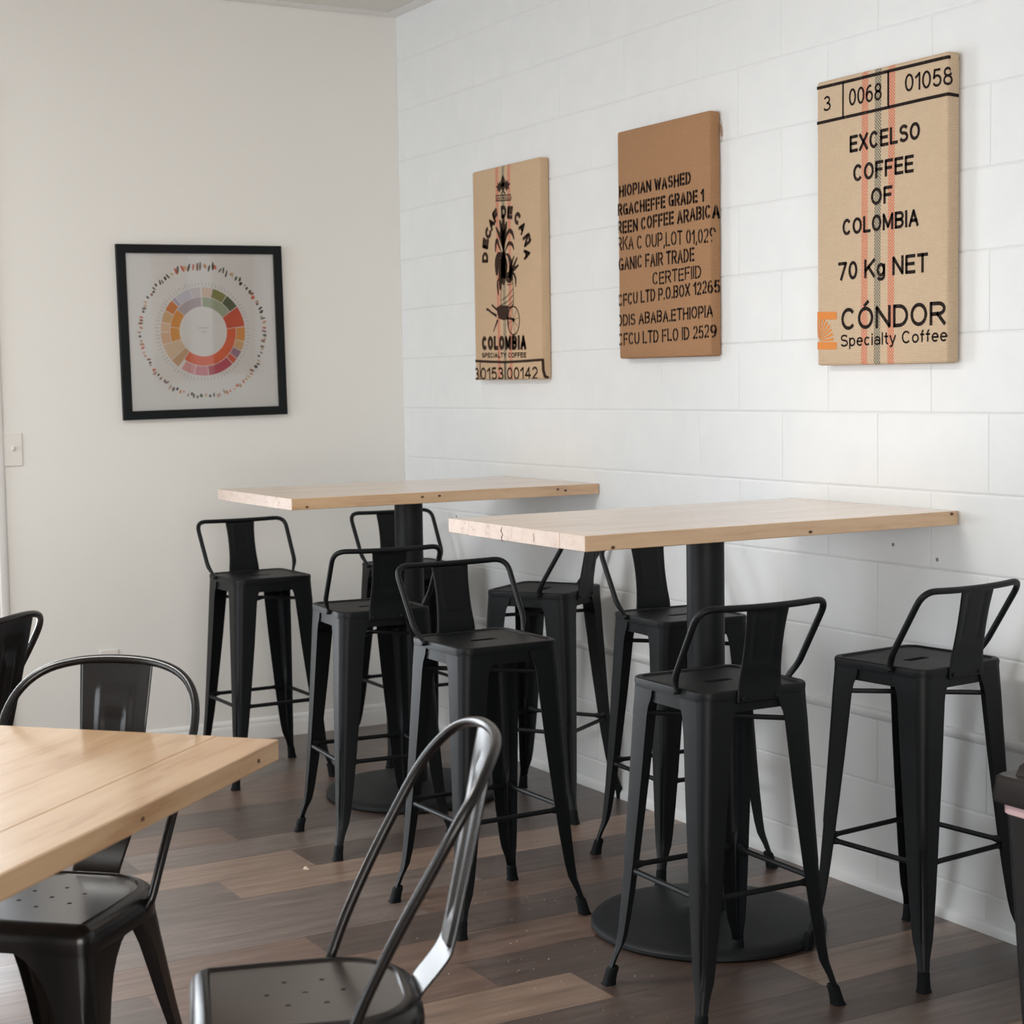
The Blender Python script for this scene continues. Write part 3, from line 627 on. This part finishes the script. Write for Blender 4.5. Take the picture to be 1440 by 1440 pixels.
# single-stroke capitals, figures and lower case: width, strokes in a unit box, stencil bridges (x)
GL = {'A': (.74, [[(0, 0), (.5, 1), (1, 0)], [(.17, .32), (.83, .32)]], [.5]), 'B': (.68, [[(0, 0), (0, 1)], bowl(0, .53, 1, .4), bowl(0, 0, .53, .45)], [.3]),
      'C': (.72, [_a(.5, .5, .5, .5, 42, 318, 18)], [.45]), 'D': (.70, [[(0, 0), (0, 1)], bowl(0, 0, 1, .6)], [.32]), 'E': (.62, [[(1, 1), (0, 1), (0, 0), (1, 0)], [(0, .52), (.9, .52)]], [.36]),
      'F': (.58, [[(1, 1), (0, 1), (0, 0)], [(0, .5), (.85, .5)]], [.38]), 'G': (.76, [_a(.5, .5, .5, .5, 45, 350, 18), [(1, .42), (.58, .42)], [(1, .42), (1, .05)]], [.45]), 'H': (.70, [[(0, 0), (0, 1)], [(1, 0), (1, 1)], [(0, .52), (1, .52)]], [.5]),
      'I': (.0, [[(.5, 0), (.5, 1)]], []), 'K': (.72, [[(0, 0), (0, 1)], [(1, 1), (.02, .38)], [(.36, .60), (1, 0)]], [.24]), 'L': (.56, [[(0, 1), (0, 0), (1, 0)]], [.42]), 'M': (.86, [[(0, 0), (0, 1), (.5, .12), (1, 1), (1, 0)]], [.5]),
      'N': (.72, [[(0, 0), (0, 1), (1, 0), (1, 1)]], []), 'O': (.76, O_, [.5]), 'P': (.66, [[(0, 0), (0, 1)], bowl(0, .45, 1, .42)], [.33]), 'R': (.70, [[(0, 0), (0, 1)], bowl(0, .47, 1, .42), [(.5, .47), (1, 0)]], [.33]),
      'S': (.66, [_a(.5, .76, .46, .24, 25, 270, 12)[:-1] + _a(.5, .26, .5, .26, 90, -155, 12)], [.5]), 'T': (.66, [[(0, 1), (1, 1)], [(.5, 1), (.5, 0)]], []), 'U': (.70, [[(0, 1), (0, .34)] + _a(.5, .34, .5, .34, 180, 360, 12) + [(1, 1)]], [.5]),
      'W': (1.0, [[(0, 1), (.25, 0), (.5, .92), (.75, 0), (1, 1)]], [.5]), 'X': (.70, [[(0, 0), (1, 1)], [(0, 1), (1, 0)]], []), 'Y': (.7, [[(0, 1), (.5, .45), (1, 1)], [(.5, .45), (.5, 0)]], []),
      '0': (.58, O_, [.5]), '1': (.30, [[(0, .76), (.95, 1), (.95, 0)]], []), '2': (.58, [_a(.5, .70, .48, .30, 160, -30, 10) + [(0, 0), (1, 0)]], [.5]), '3': (.58, [_a(.45, .76, .45, .24, 150, -90, 10), _a(.45, .26, .55, .26, 90, -150, 11)], [.5]),
      '4': (.62, [[(.74, 0), (.74, 1), (0, .30), (1, .30)]], [.5]), '5': (.58, [[(.92, 1), (.16, 1), (.06, .50)] + _a(.48, .32, .52, .32, 130, -150, 12)], [.5]), '6': (.58, [_a(.5, .31, .5, .31, 90, 450, 16), _a(.62, .42, .62, .58, 75, 190, 9)], [.5]),
      '7': (.58, [[(0, 1), (1, 1), (.3, 0)]], []), '8': (.58, [_a(.5, .765, .43, .235, 90, 450, 16), _a(.5, .265, .5, .265, 90, 450, 16)], [.5]), '9': (.58, [_a(.5, .69, .5, .31, 90, 450, 16), _a(.38, .58, .62, .58, -105, 10, 9)], [.5]),
      'g': (.52, [_a(.5, .34, .5, .34, 90, 450, 16), [(1, .68), (1, -.08)] + _a(.5, -.08, .5, .18, 0, -150, 8)], []), 'p': (.52, [_a(.5, .34, .5, .34, 90, 450, 16), [(0, .68), (0, -.26)]], []), 'e': (.54, [[(0, .36), (1, .36)] + _a(.5, .34, .5, .34, 5, 310, 16)], []),
      'c': (.50, [_a(.5, .34, .5, .34, 48, 312, 14)], []), 'i': (.0, [[(.5, 0), (.5, .68)], [(.5, .93), (.5, .96)]], []), 'a': (.52, [_a(.48, .20, .48, .20, 90, 450, 12), [(1, 0), (1, .45)] + _a(.52, .45, .48, .23, 0, 155, 8)], []), 'l': (.0, [[(.5, 0), (.5, 1)]], []),
      't': (.26, [[(.5, .95), (.5, .12), (1, 0)], [(0, .66), (1, .66)]], []), 'y': (.52, [[(0, .68), (.5, .02)], [(1, .68), (.36, -.24), (.05, -.26)]], []), 'o': (.54, [_a(.5, .34, .5, .34, 90, 450, 16)], []), 'f': (.28, [[(.4, 0), (.4, .78)] + _a(.9, .80, .5, .2, 180, 95, 5), [(0, .66), (.95, .66)]], []),
      'u': (.5, [[(0, .68), (0, .25)] + _a(.5, .25, .5, .25, 180, 360, 8) + [(1, .68)]], []), 'r': (.3, [[(0, 0), (0, .68)], _a(.8, .35, .8, .33, 175, 85, 6)], []), 'v': (.5, [[(0, .68), (.5, 0), (1, .68)]], []), 'w': (.74, [[(0, .68), (.25, 0), (.5, .6), (.75, 0), (1, .68)]], []), 'h': (.5, [[(0, 0), (0, 1)], _a(.5, .43, .5, .25, 180, 0, 8) + [(1, 0)]], []),
      '.': (.0, [[(.5, 0), (.5, .02)]], []), ',': (.06, [[(1, .04), (0, -.14)]], [])}
GL['Ó'] = (GL['O'][0], GL['O'][1] + [[(.45, 1.17), (.66, 1.33)]], []); GL['Ñ'] = (GL['N'][0], GL['N'][1] + [[(.1, 1.17), (.35, 1.26), (.65, 1.17), (.9, 1.26)]], [])
def glyph(ch_, t_, xs=1.0):
    """stroke glyph with pen width t_ (cap height 1) -> verts, faces, advance width, bridge positions"""
    w, strokes, gaps = GL[ch_]; w *= xs; h = t_ / 2; V, F = [], []
    for st in strokes:
        P = [Vector((h + x * w, h + y * (1 - t_))) for x, y in st]; P = [p for k, p in enumerate(P) if k == 0 or (p - P[k - 1]).length > 1e-4]; closed = (P[0] - P[-1]).length < 1e-5
        sharp = lambda k: 0 < k < len(P) - 1 and (P[k] - P[k - 1]).angle(P[k + 1] - P[k]) > .62
        if closed:
            n_ = len(P) - 1; k0 = len(V)
            for k in range(n_):
                d = (P[(k + 1) % n_] - P[k - 1]).normalized(); q = Vector((-d.y, d.x)) * h; V += [tuple(P[k] + q), tuple(P[k] - q)]
            F += [(k0 + 2 * k, k0 + 2 * k + 1, k0 + (2 * k + 3) % (2 * n_), k0 + (2 * k + 2) % (2 * n_)) for k in range(n_)]; continue
        runs, cur = [], [0]
        for k in range(1, len(P)):
            cur.append(k)
            if sharp(k): runs.append(cur); cur = [k]
        runs.append(cur)
        for r_ in runs:
            Q = [P[k].copy() for k in r_]; d0 = (Q[0] - Q[1]).normalized(); d1 = (Q[-1] - Q[-2]).normalized()
            if r_[0] == 0: Q[0] += d0 * h * (.95 if len(st) < 6 else .3)
            if r_[-1] == len(P) - 1: Q[-1] += d1 * h * (.95 if len(st) < 6 else .3)
            k0 = len(V)
            for k in range(len(Q)):
                d = (Q[min(k + 1, len(Q) - 1)] - Q[max(k - 1, 0)]).normalized(); q = Vector((-d.y, d.x)) * h; V += [tuple(Q[k] + q), tuple(Q[k] - q)]
            F += [(k0 + 2 * k, k0 + 2 * k + 1, k0 + 2 * k + 3, k0 + 2 * k + 2) for k in range(len(Q) - 1)]
        for k in range(1, len(P) - 1):
            if sharp(k):
                k0 = len(V); V += [(P[k].x + h * math.cos(a), P[k].y + h * math.sin(a)) for a in [q * math.pi / 6 for q in range(12)]]; F.append(tuple(range(k0, k0 + 12)))
    return V, F, w + t_, [h + g_ * w for g_ in gaps]
def text_mesh(body, t_=.17, xs=1.0, track=.13, sten=False, wob=0):
    V, F = [], []; x = 0
    for chx in body:
        if chx == ' ': x += .46 * xs; continue
        v, f, w, gaps = glyph(chx, t_, xs)
        if sten:
            bm = bmesh.new(); vs = [bm.verts.new((*p, 0)) for p in v]
            for q in f: bm.faces.new([vs[i] for i in q])
            for c in gaps:
                for e in (-.035, .035): bmesh.ops.bisect_plane(bm, geom=bm.verts[:] + bm.edges[:] + bm.faces[:], plane_co=(c + e, 0, 0), plane_no=(1, 0, 0))
                bmesh.ops.delete(bm, geom=[q for q in bm.faces if abs(q.calc_center_median().x - c) < .035], context='FACES')
            bm.verts.index_update(); v = [p.co.xy[:] for p in bm.verts]; f = [tuple(a.index for a in q.verts) for q in bm.faces]; bm.free()
        k = len(V); dy = random.uniform(-wob, wob); V += [(p[0] + x, p[1] + dy) for p in v]; F += [tuple(i + k for i in q) for q in f]; x += w + track * xs
    return V, F
def fit_text(body, bl, br, h, bold=.17, sten=False, wob=0):
    """glyphs scaled so the run spans bl..br with cap height h, in panel coordinates (u, v)"""
    L = math.hypot(br[0] - bl[0], br[1] - bl[1]); ca, sa = (br[0] - bl[0]) / L, (br[1] - bl[1]) / L
    xs = 1.0   # condense the letter shapes, not the pen
    for _ in range(6):
        V, F = text_mesh(body, bold, xs); w = max(p[0] for p in V) - min(p[0] for p in V); xs *= (L / h) / w; xs = max(.3, xs)
    V, F = text_mesh(body, bold, xs, sten=sten, wob=wob); x0 = min(p[0] for p in V); x1 = max(p[0] for p in V)
    return [(bl[0] + (p[0] - x0) / (x1 - x0) * L * ca, bl[1] + (p[0] - x0) / (x1 - x0) * L * sa + p[1] * h) for p in V], F
def clip(V2, F, x=None, keep=1, y=None):
    bm = bmesh.new(); vs = [bm.verts.new((a, b, 0)) for a, b in V2]
    for q in F:
        try: bm.faces.new([vs[i] for i in q])
        except ValueError: pass
    g_ = lambda: bm.verts[:] + bm.edges[:] + bm.faces[:]
    if x is not None: bmesh.ops.bisect_plane(bm, geom=g_(), plane_co=(x, 0, 0), plane_no=(1, 0, 0), clear_inner=keep > 0, clear_outer=keep < 0)
    if y is not None: bmesh.ops.bisect_plane(bm, geom=g_(), plane_co=(0, y, 0), plane_no=(0, 1, 0), clear_inner=True)
    bm.verts.index_update(); out = [(p.co.x, p.co.y) for p in bm.verts], [tuple(a.index for a in q.verts) for q in bm.faces]; bm.free(); return out
def ink(name, parent, V2, F, W_, depth, material, eps=.0007, label=None):
    """flat print on the panel: the run past the width W_ wraps on to the side"""
    V2, F = clip(V2, F, x=.002); V2, F = clip(V2, F, x=None, y=.002)
    if any(a > W_ for a, b in V2):
        bm = bmesh.new(); vs = [bm.verts.new((a, b, 0)) for a, b in V2]
        for q in F:
            try: bm.faces.new([vs[i] for i in q])
            except ValueError: pass
        for x in (W_ - .007, W_ - .0035, W_, W_ + .0035, W_ + .007): bmesh.ops.bisect_plane(bm, geom=bm.verts[:] + bm.edges[:] + bm.faces[:], plane_co=(x, 0, 0), plane_no=(1, 0, 0))
        bm.verts.index_update(); V2 = [(p.co.x, p.co.y) for p in bm.verts]; F = [tuple(a.index for a in q.verts) for q in bm.faces]; bm.free()
    P = []; r_ = .007
    for a, b in V2:
        if a <= W_ - r_: P.append((a, -depth - eps, b))
        elif a >= W_ + r_: P.append((W_ + eps, -depth + (a - W_), b))
        else:
            t_ = (a - (W_ - r_)) / (2 * r_) * math.pi / 2; P.append((W_ - r_ + (r_ + eps) * math.sin(t_), -depth + r_ - (r_ + eps) * math.cos(t_), b))
    me = D.meshes.new(name); me.from_pydata(P, [], F); me.update(); me.materials.append(material)
    o_ = obj(name, me, None, parent, label=label); o_['kind'] = 'stuff'; return o_
def strip(P, w):
    """polyline of (u,v) with width w -> verts, faces"""
    P = [Vector((*p, 0)) for p in P]; V = []; ws = w if isinstance(w, list) else [w] * len(P)
    for i, p in enumerate(P):
        t_ = (P[min(i + 1, len(P) - 1)] - P[max(0, i - 1)]).normalized(); n_ = Vector((-t_.y, t_.x, 0)) * ws[i] / 2; V += [(p + n_)[:2], (p - n_)[:2]]
    return V, [(2 * i, 2 * i + 1, 2 * i + 3, 2 * i + 2) for i in range(len(P) - 1)]
def poly(P): return list(P), [tuple(range(len(P)))]
def ell(c, a, b, n_=14, ang=0, t0=0, t1=360):
    out = []
    for k in range(n_):
        q = R(t0 + (t1 - t0) * k / (n_ if t1 - t0 == 360 else n_ - 1)); x, y = a * math.cos(q), b * math.sin(q); out.append((c[0] + x * math.cos(ang) - y * math.sin(ang), c[1] + x * math.sin(ang) + y * math.cos(ang)))
    return out
def merge(L_):
    V, F = [], []
    for v, f in L_: k = len(V); V += v; F += [tuple(i + k for i in q) for q in f]
    return V, F
def panel_me(W_, H_, d_):
    bm = bmesh.new(); n_ = 14; mb = MB(); nx, nz = 12, 18
    me = bevel_box(0, W_, -d_, -.001, 0, H_, .0075, 3, 35); bm.from_mesh(me)
    for k in range(1, nz): bmesh.ops.bisect_plane(bm, geom=bm.verts[:] + bm.edges[:] + bm.faces[:], plane_co=(0, 0, H_ * k / nz), plane_no=(0, 0, 1))
    for p in bm.verts:   # slightly uneven cloth edges
        if p.co.z > H_ - .012 or p.co.z < .012: p.co.z += .0012 * math.sin(p.co.x * 60 + H_ * 9)
        if p.co.x > W_ - .001: p.co.x += .0012 * math.sin(p.co.z * 31 + W_ * 7)
    bm.to_mesh(me); bm.free(); return me
INK = m_ink('black_stencil_ink', (.022, .016, .015), (.14, .09, .06)); INKS = m_ink('thin_black_stencil_ink', (.018, .012, .011), (.20, .11, .065)); INKB = m_ink('brown_black_ink', (.045, .027, .020), (.13, .08, .05))
INKO = m_ink('orange_ink', (.72, .26, .07), (.62, .36, .18)); DP = .042
red, grn = (.62, .12, .07), (.07, .12, .10)
B1 = m_burlap('tan_burlap_one', (.72, .52, .34), (.42, .28, .17), [(.186, (.66, .13, .10)), (.231, (.09, .13, .11)), (.274, (.66, .13, .10))], half=.0105)
B2 = m_burlap('brown_burlap', (.50, .285, .155), (.20, .10, .05), [])
B3 = m_burlap('pale_burlap', (.74, .57, .40), (.46, .33, .22), [(.193, (.70, .16, .09)), (.2435, (.10, .14, .12)), (.296, (.70, .16, .09))], half=.0125)
# panel three: EXCELSO
W3, H3 = .505, .775
p3 = thing('burlap_panel', 'pale burlap coffee sack panel at the right, printed EXCELSO COFFEE OF COLOMBIA', 'wall panel', (2.71, 0, 1.45), 0, 'coffee sack panels on the block wall')
obj('sacking', panel_me(W3, H3, DP), B3, p3)
for body, bl, br, h, bold in [("3", (.0296, .6926), (.0592, .6927), .041, .14), ("0068", (.1336, .692), (.2619, .690), .046, .14), ("01058", (.3493, .6960), (.519, .6893), .0455, .14),
        ("EXCELSO", (.1363, .568), (.4052, .570), .0455, .19), ("COFFEE", (.1506, .4895), (.3822, .489), .0455, .19), ("OF", (.2209, .4197), (.3029, .4196), .0455, .19), ("COLOMBIA", (.1073, .350), (.4017, .351), .0445, .19),
        ("70 Kg NET", (.0896, .2295), (.4348, .2315), .0500, .18), ("CÓNDOR", (.102, .095), (.5004, .0955), .0600, .165), ("Specialty Coffee", (.100, .0500), (.5047, .0535), .0335, .15)]:
    V, F = fit_text(body, bl, br, h, bold); ink('lettering', p3, V, F, W3, DP, INK)
V, F = merge([strip([(0, .760), (.15, .759), (.30, .7595), (W3, .759), (W3 + .035, .757)], .0085), strip([(0, .665), (.2, .666), (.4, .668), (W3, .668), (W3 + .035, .666)], .0085), strip([(.110, .760), (.1095, .665)], .006), strip([(.287, .760), (.287, .667)], .007)])
ink('printed_box', p3, V, F, W3, DP, INK)
rays = [strip([(0, .139), (.0826, .136)], .021), strip([(0, .056), (.0826, .054)], .020)]
for k in range(8):
    a = R(4 + 12 * k); L_ = min(.066, .060 / max(.2, math.sin(a))); rays.append(strip([(.003 + .012 * math.cos(a), .068 + .012 * math.sin(a)), (.003 + L_ * math.cos(a), .068 + L_ * math.sin(a))], [.0016, .0075]))
V, F = merge(rays); ink('sunburst_mark', p3, V, F, W3, DP, INKO, label='orange sunburst mark')
# panel two: stencilled
W2, H2 = .505, .735
p2 = thing('burlap_panel', 'middle brown burlap coffee sack panel with nine lines of black stencil lettering', 'wall panel', (1.71, 0, 1.49), 0, 'coffee sack panels on the block wall')
obj('sacking', panel_me(W2, H2, DP), B2, p2)
for body, bl, br, h, bold in [("HIOPIAN WASHED", (.0100, .5239), (.4096, .5241), .0390, .22), ("RGACHEFFE GRADE 1", (.000, .4652), (.4764, .4649), .0400, .22), ("REEN COFFEE ARABICA", (-.005, .4061), (.5438, .4125), .0420, .20),
        ("RKA C OUP,LOT 01,029", (-.005, .3531), (.527, .3401), .0445, .14), ("GANIC FAIR TRADE", (.0031, .2875), (.4246, .2893), .0430, .17), ("CERTEFIID", (.1969, .2293), (.4589, .2374), .0400, .15),
        ("CFCU LTD P.O.BOX 12265", (-.0038, .1718), (.5414, .1892), .0405, .17), ("DDIS ABABA.ETHIOPIA", (-.0085, .1059), (.5164, .1154), .0385, .17), ("CFCU LTD FLO ID 2529", (-.0063, .0427), (.5274, .0542), .0410, .16)]:
    V, F = fit_text(body, bl, br, h, bold, True, .03); ink('lettering', p2, V, F, W2, DP, INKS)
mb = MB(); rr = random.Random(5)
for k in range(9):
    x, z = W2 + .001, H2 - .02 - .035 * rr.random() - (.01 if k > 4 else 0); mb.tube([(x, -.006, z), (x + .006, -.004, z - .012), (x + .004 + .008 * rr.random(), -.003, z - .022 - .02 * rr.random())], .0006, 4)
o = obj('frayed_threads', mb.me(), B2, p2); o['kind'] = 'stuff'
# panel one: DECAF DE CAÑA
W1_, H1_ = .495, .78
p1 = thing('burlap_panel', 'left tan burlap sack panel printed COLOMBIA under a drawing of a wheelbarrow', 'wall panel', (.715, 0, 1.43), 0, 'coffee sack panels on the block wall')
obj('sacking', panel_me(W1_, H1_, DP), B1, p1)
for body, bl, br, h, bold in [("COLOMBIA", (.0567, .112), (.3899, .106), .0530, .30), ("SPECIALTY COFFEE", (.0557, .0840), (.386, .0780), .0190, .24), ("3", (-.006, .000), (.0300, .000), .0480, .17), ("0153", (.0425, .000), (.2187, -.001), .0480, .17), ("00142", (.2446, -.001), (.4664, -.002), .0470, .17)]:
    V, F = fit_text(body, bl, br, h, bold); ink('lettering', p1, V, F, W1_, DP, INKB)
V, F = merge([strip([(0, .0735), (.12, .068), (.2273, .0645), (.36, .0655), (.500, .0680)], .0095), strip([(.040, .072), (.038, .0)], .006), strip([(.2305, .066), (.2305, .0)], .006), strip([(.4985, .071), (.5005, .030), (.507, .010), (.522, .002)], .012)])
ink('printed_box', p1, V, F, W1_, DP, INKB)
arc = [('D', .0922, .4567, 86), ('E', .0973, .5075, 76), ('C', .1186, .544, 60), ('A', .1449, .5767, 46), ('F', .1767, .6030, 28), ('D', .2385, .6121, 2), ('E', .2843, .6046, -8), ('C', .3371, .5796, -34), ('A', .372, .5426, -52), ('Ñ', .4005, .4957, -70), ('A', .4031, .4466, -84)]
for chx, cx, cy, ang in arc:
    v, f = text_mesh(chx, .32, 1.0); x0 = min(p[0] for p in v); x1 = max(p[0] for p in v); s_ = .047; sxx = .040 / (x1 - x0)
    a = R(ang); P = [((p[0] - (x0 + x1) / 2) * sxx, (p[1] - .5) * s_) for p in v]; P = [(cx + x * math.cos(a) - y * math.sin(a), cy + x * math.sin(a) + y * math.cos(a)) for x, y in P]
    ink('lettering', p1, P, f, W1_, DP, INKB)
art = []
for sg in (-1, 1):   # leaf emblem and bean
    art.append(poly([(.2365 + sg * a, b) for a, b in [(.012, .706), (.026, .726), (.030, .716), (.041, .722), (.039, .712), (.055, .708), (.041, .699), (.044, .688), (.032, .692), (.028, .682), (.018, .692)]]))
art += [poly([(.236, .746), (.222, .728), (.219, .708), (.236, .700), (.253, .708), (.250, .728)]), strip(ell((.236, .712), .017, .022, 16), .003), poly(ell((.236, .704), .013, .016, 12)), strip([(.219, .676), (.228, .684), (.236, .687), (.244, .683), (.253, .674)], .005)]
for sg in (0, 1):   # banner of small squares
    art.append(strip([(.180, .676 - .019 * sg), (.236, .671 - .019 * sg), (.294, .668 - .019 * sg)], .004))
for k in range(7):
    x = .184 + .0175 * k; art.append(strip([(x, .672 - .0012 * k), (x, .658 - .0012 * k)], .004)); art.append(strip([(x + .006, .664 - .0012 * k), (x + .011, .664 - .0012 * k)], .008))
V, F = merge(art); ink('leaf_emblem', p1, V, F, W1_, DP, INKB, label='printed leaf and bean emblem')
art = []
lv = lambda P, w: strip(catmull2(P), [w * math.sin(math.pi * (.12 + .88 * (1 - k / (len(catmull2(P)) - 1))) / 1.0) if k else w * .5 for k in range(len(catmull2(P)))])
def catmull2(P): return [(q.x, q.y) for q in catmull([(a, b, 0) for a, b in P], 5)]
for P, w in [([(.232, .46), (.226, .52), (.2086, .585)], .016), ([(.236, .46), (.240, .52), (.2597, .574)], .016), ([(.230, .47), (.210, .52), (.178, .562)], .012), ([(.238, .48), (.258, .525), (.280, .540), (.300, .528), (.312, .505)], .011),
             ([(.232, .46), (.232, .53), (.236, .60)], .020), ([(.228, .455), (.200, .49), (.186, .513), (.176, .500), (.172, .470)], .010), ([(.238, .455), (.258, .484), (.276, .495), (.298, .488), (.310, .468)], .010),
             ([(.226, .46), (.200, .455), (.184, .43), (.180, .385)], .026), ([(.234, .465), (.236, .42), (.232, .37)], .034), ([(.232, .46), (.214, .43), (.206, .37), (.204, .33)], .018),
             ([(.244, .46), (.268, .450), (.284, .42), (.280, .385), (.282, .36)], .016), ([(.262, .372), (.290, .395), (.334, .440)], .010), ([(.262, .372), (.300, .395), (.342, .412)], .010), ([(.270, .372), (.300, .384), (.318, .365), (.318, .335)], .008), ([(.270, .38), (.284, .41), (.310, .447)], .009), ([(.205, .38), (.184, .360), (.186, .335), (.190, .310)], .008)]:
    art.append(lv(P, w * 1.5))
art += [poly(ell((.272, .372), .028, .022, 12)), poly([(.213, .455), (.250, .455), (.246, .372), (.236, .345), (.218, .350), (.210, .38)])]
V, F = merge(art); ink('plant_drawing', p1, V, F, W1_, DP, INKB, label='printed drawing of cane leaves over a sack')
art = []
bag = [(.2100, .372), (.214, .345), (.209, .315), (.206, .290), (.212, .268)]; art += [strip(catmull2(bag), .0035), strip(catmull2([(.262, .372), (.292, .378), (.299, .345), (.300, .30), (.300, .272)]), .0035)]
for a, b in (((.253, .348), (.300, .352)), ((.212, .292), (.300, .330)), ((.209, .275), (.299, .306)), ((.236, .268), (.300, .286))): art.append(strip(catmull2([a, ((a[0] + b[0]) / 2, (a[1] + b[1]) / 2 - .006), b]), .0032))
art += [poly([(.172, .2655), (.205, .275), (.262, .268), (.2665, .261), (.2613, .2202), (.225, .218), (.187, .2264)]), strip([(.0956, .264), (.110, .262), (.135, .250), (.174, .236)], [.010, .009, .008, .012]), strip([(.137, .279), (.150, .272), (.178, .258)], .008), strip([(.182, .222), (.168, .205), (.146, .178)], [.011, .008, .004]), strip([(.250, .226), (.275, .222), (.302, .218)], .009), strip([(.262, .262), (.286, .264), (.300, .275)], .006),
        strip(ell((.2985, .214), .044, .051, 25, 0, 0, 359.9), .005), poly(ell((.299, .2165), .009, .008, 8)), strip([(.262, .244), (.258, .222), (.262, .190)], .005)]
for k in range(8):
    a = R(45 * k + 12); art.append(strip([(.2985, .214), (.2985 + .043 * math.cos(a), .214 + .050 * math.sin(a))], .0018))
V, F = merge(art); ink('barrow_drawing', p1, V, F, W1_, DP, INKB, label='printed drawing of a wheelbarrow')

# poster centre text
for body, z, w in (('coffee flavour', .012, .046), ('wheel', -.004, .018)):
    v, f = text_mesh(body, .12); x0 = min(p[0] for p in v); x1 = max(p[0] for p in v); s_ = w / (x1 - x0)
    me = D.meshes.new('t'); me.from_pydata([(.0087, (p[0] - (x0 + x1) / 2) * s_, z + p[1] * s_) for p in v], [], f); me.update(); obj('lettering', me, mat('print_text_grey', lin((150, 148, 144)), .6), pt)

# ---------------------------------------------------------------- crumbs on the floor
rr = random.Random(11); mb = MB()
def crumb(x, y, s_, q):
    P = [(x + s_ * rr.uniform(.6, 1) * math.cos(a), y + s_ * rr.uniform(.6, 1) * math.sin(a)) for a in [k * math.pi * 2 / 5 for k in range(5)]]
    q.loft([[(a, b, .0003) for a, b in P], [(x + (a - x) * .6, y + (b - y) * .6, s_ * .7) for a, b in P]])
for k in range(190):
    x, y = rr.uniform(1.2, 3.7), rr.uniform(-1.75, -.2)
    if k < 110: x, y = rr.gauss(2.85, .38), rr.gauss(-1.15, .32)
    if y > -.05: continue
    crumb(x, y, rr.uniform(.0007, .0022), mb)
o = obj('crumbs', mb.me(), M['crumb']); o['kind'] = 'stuff'; o['label'] = 'tiny pale crumbs scattered on the dark plank floor'; o['category'] = 'crumbs'
q = MB(); crumb(0, 0, .010, q); crumb(.009, .003, .006, q); o = obj('wood_chip', q.me(), M['crumb'], None, (1.836, -1.246, 0)); o['label'] = 'pale wood chip lying on a tan plank in front of the far bar stools'; o['category'] = 'debris'
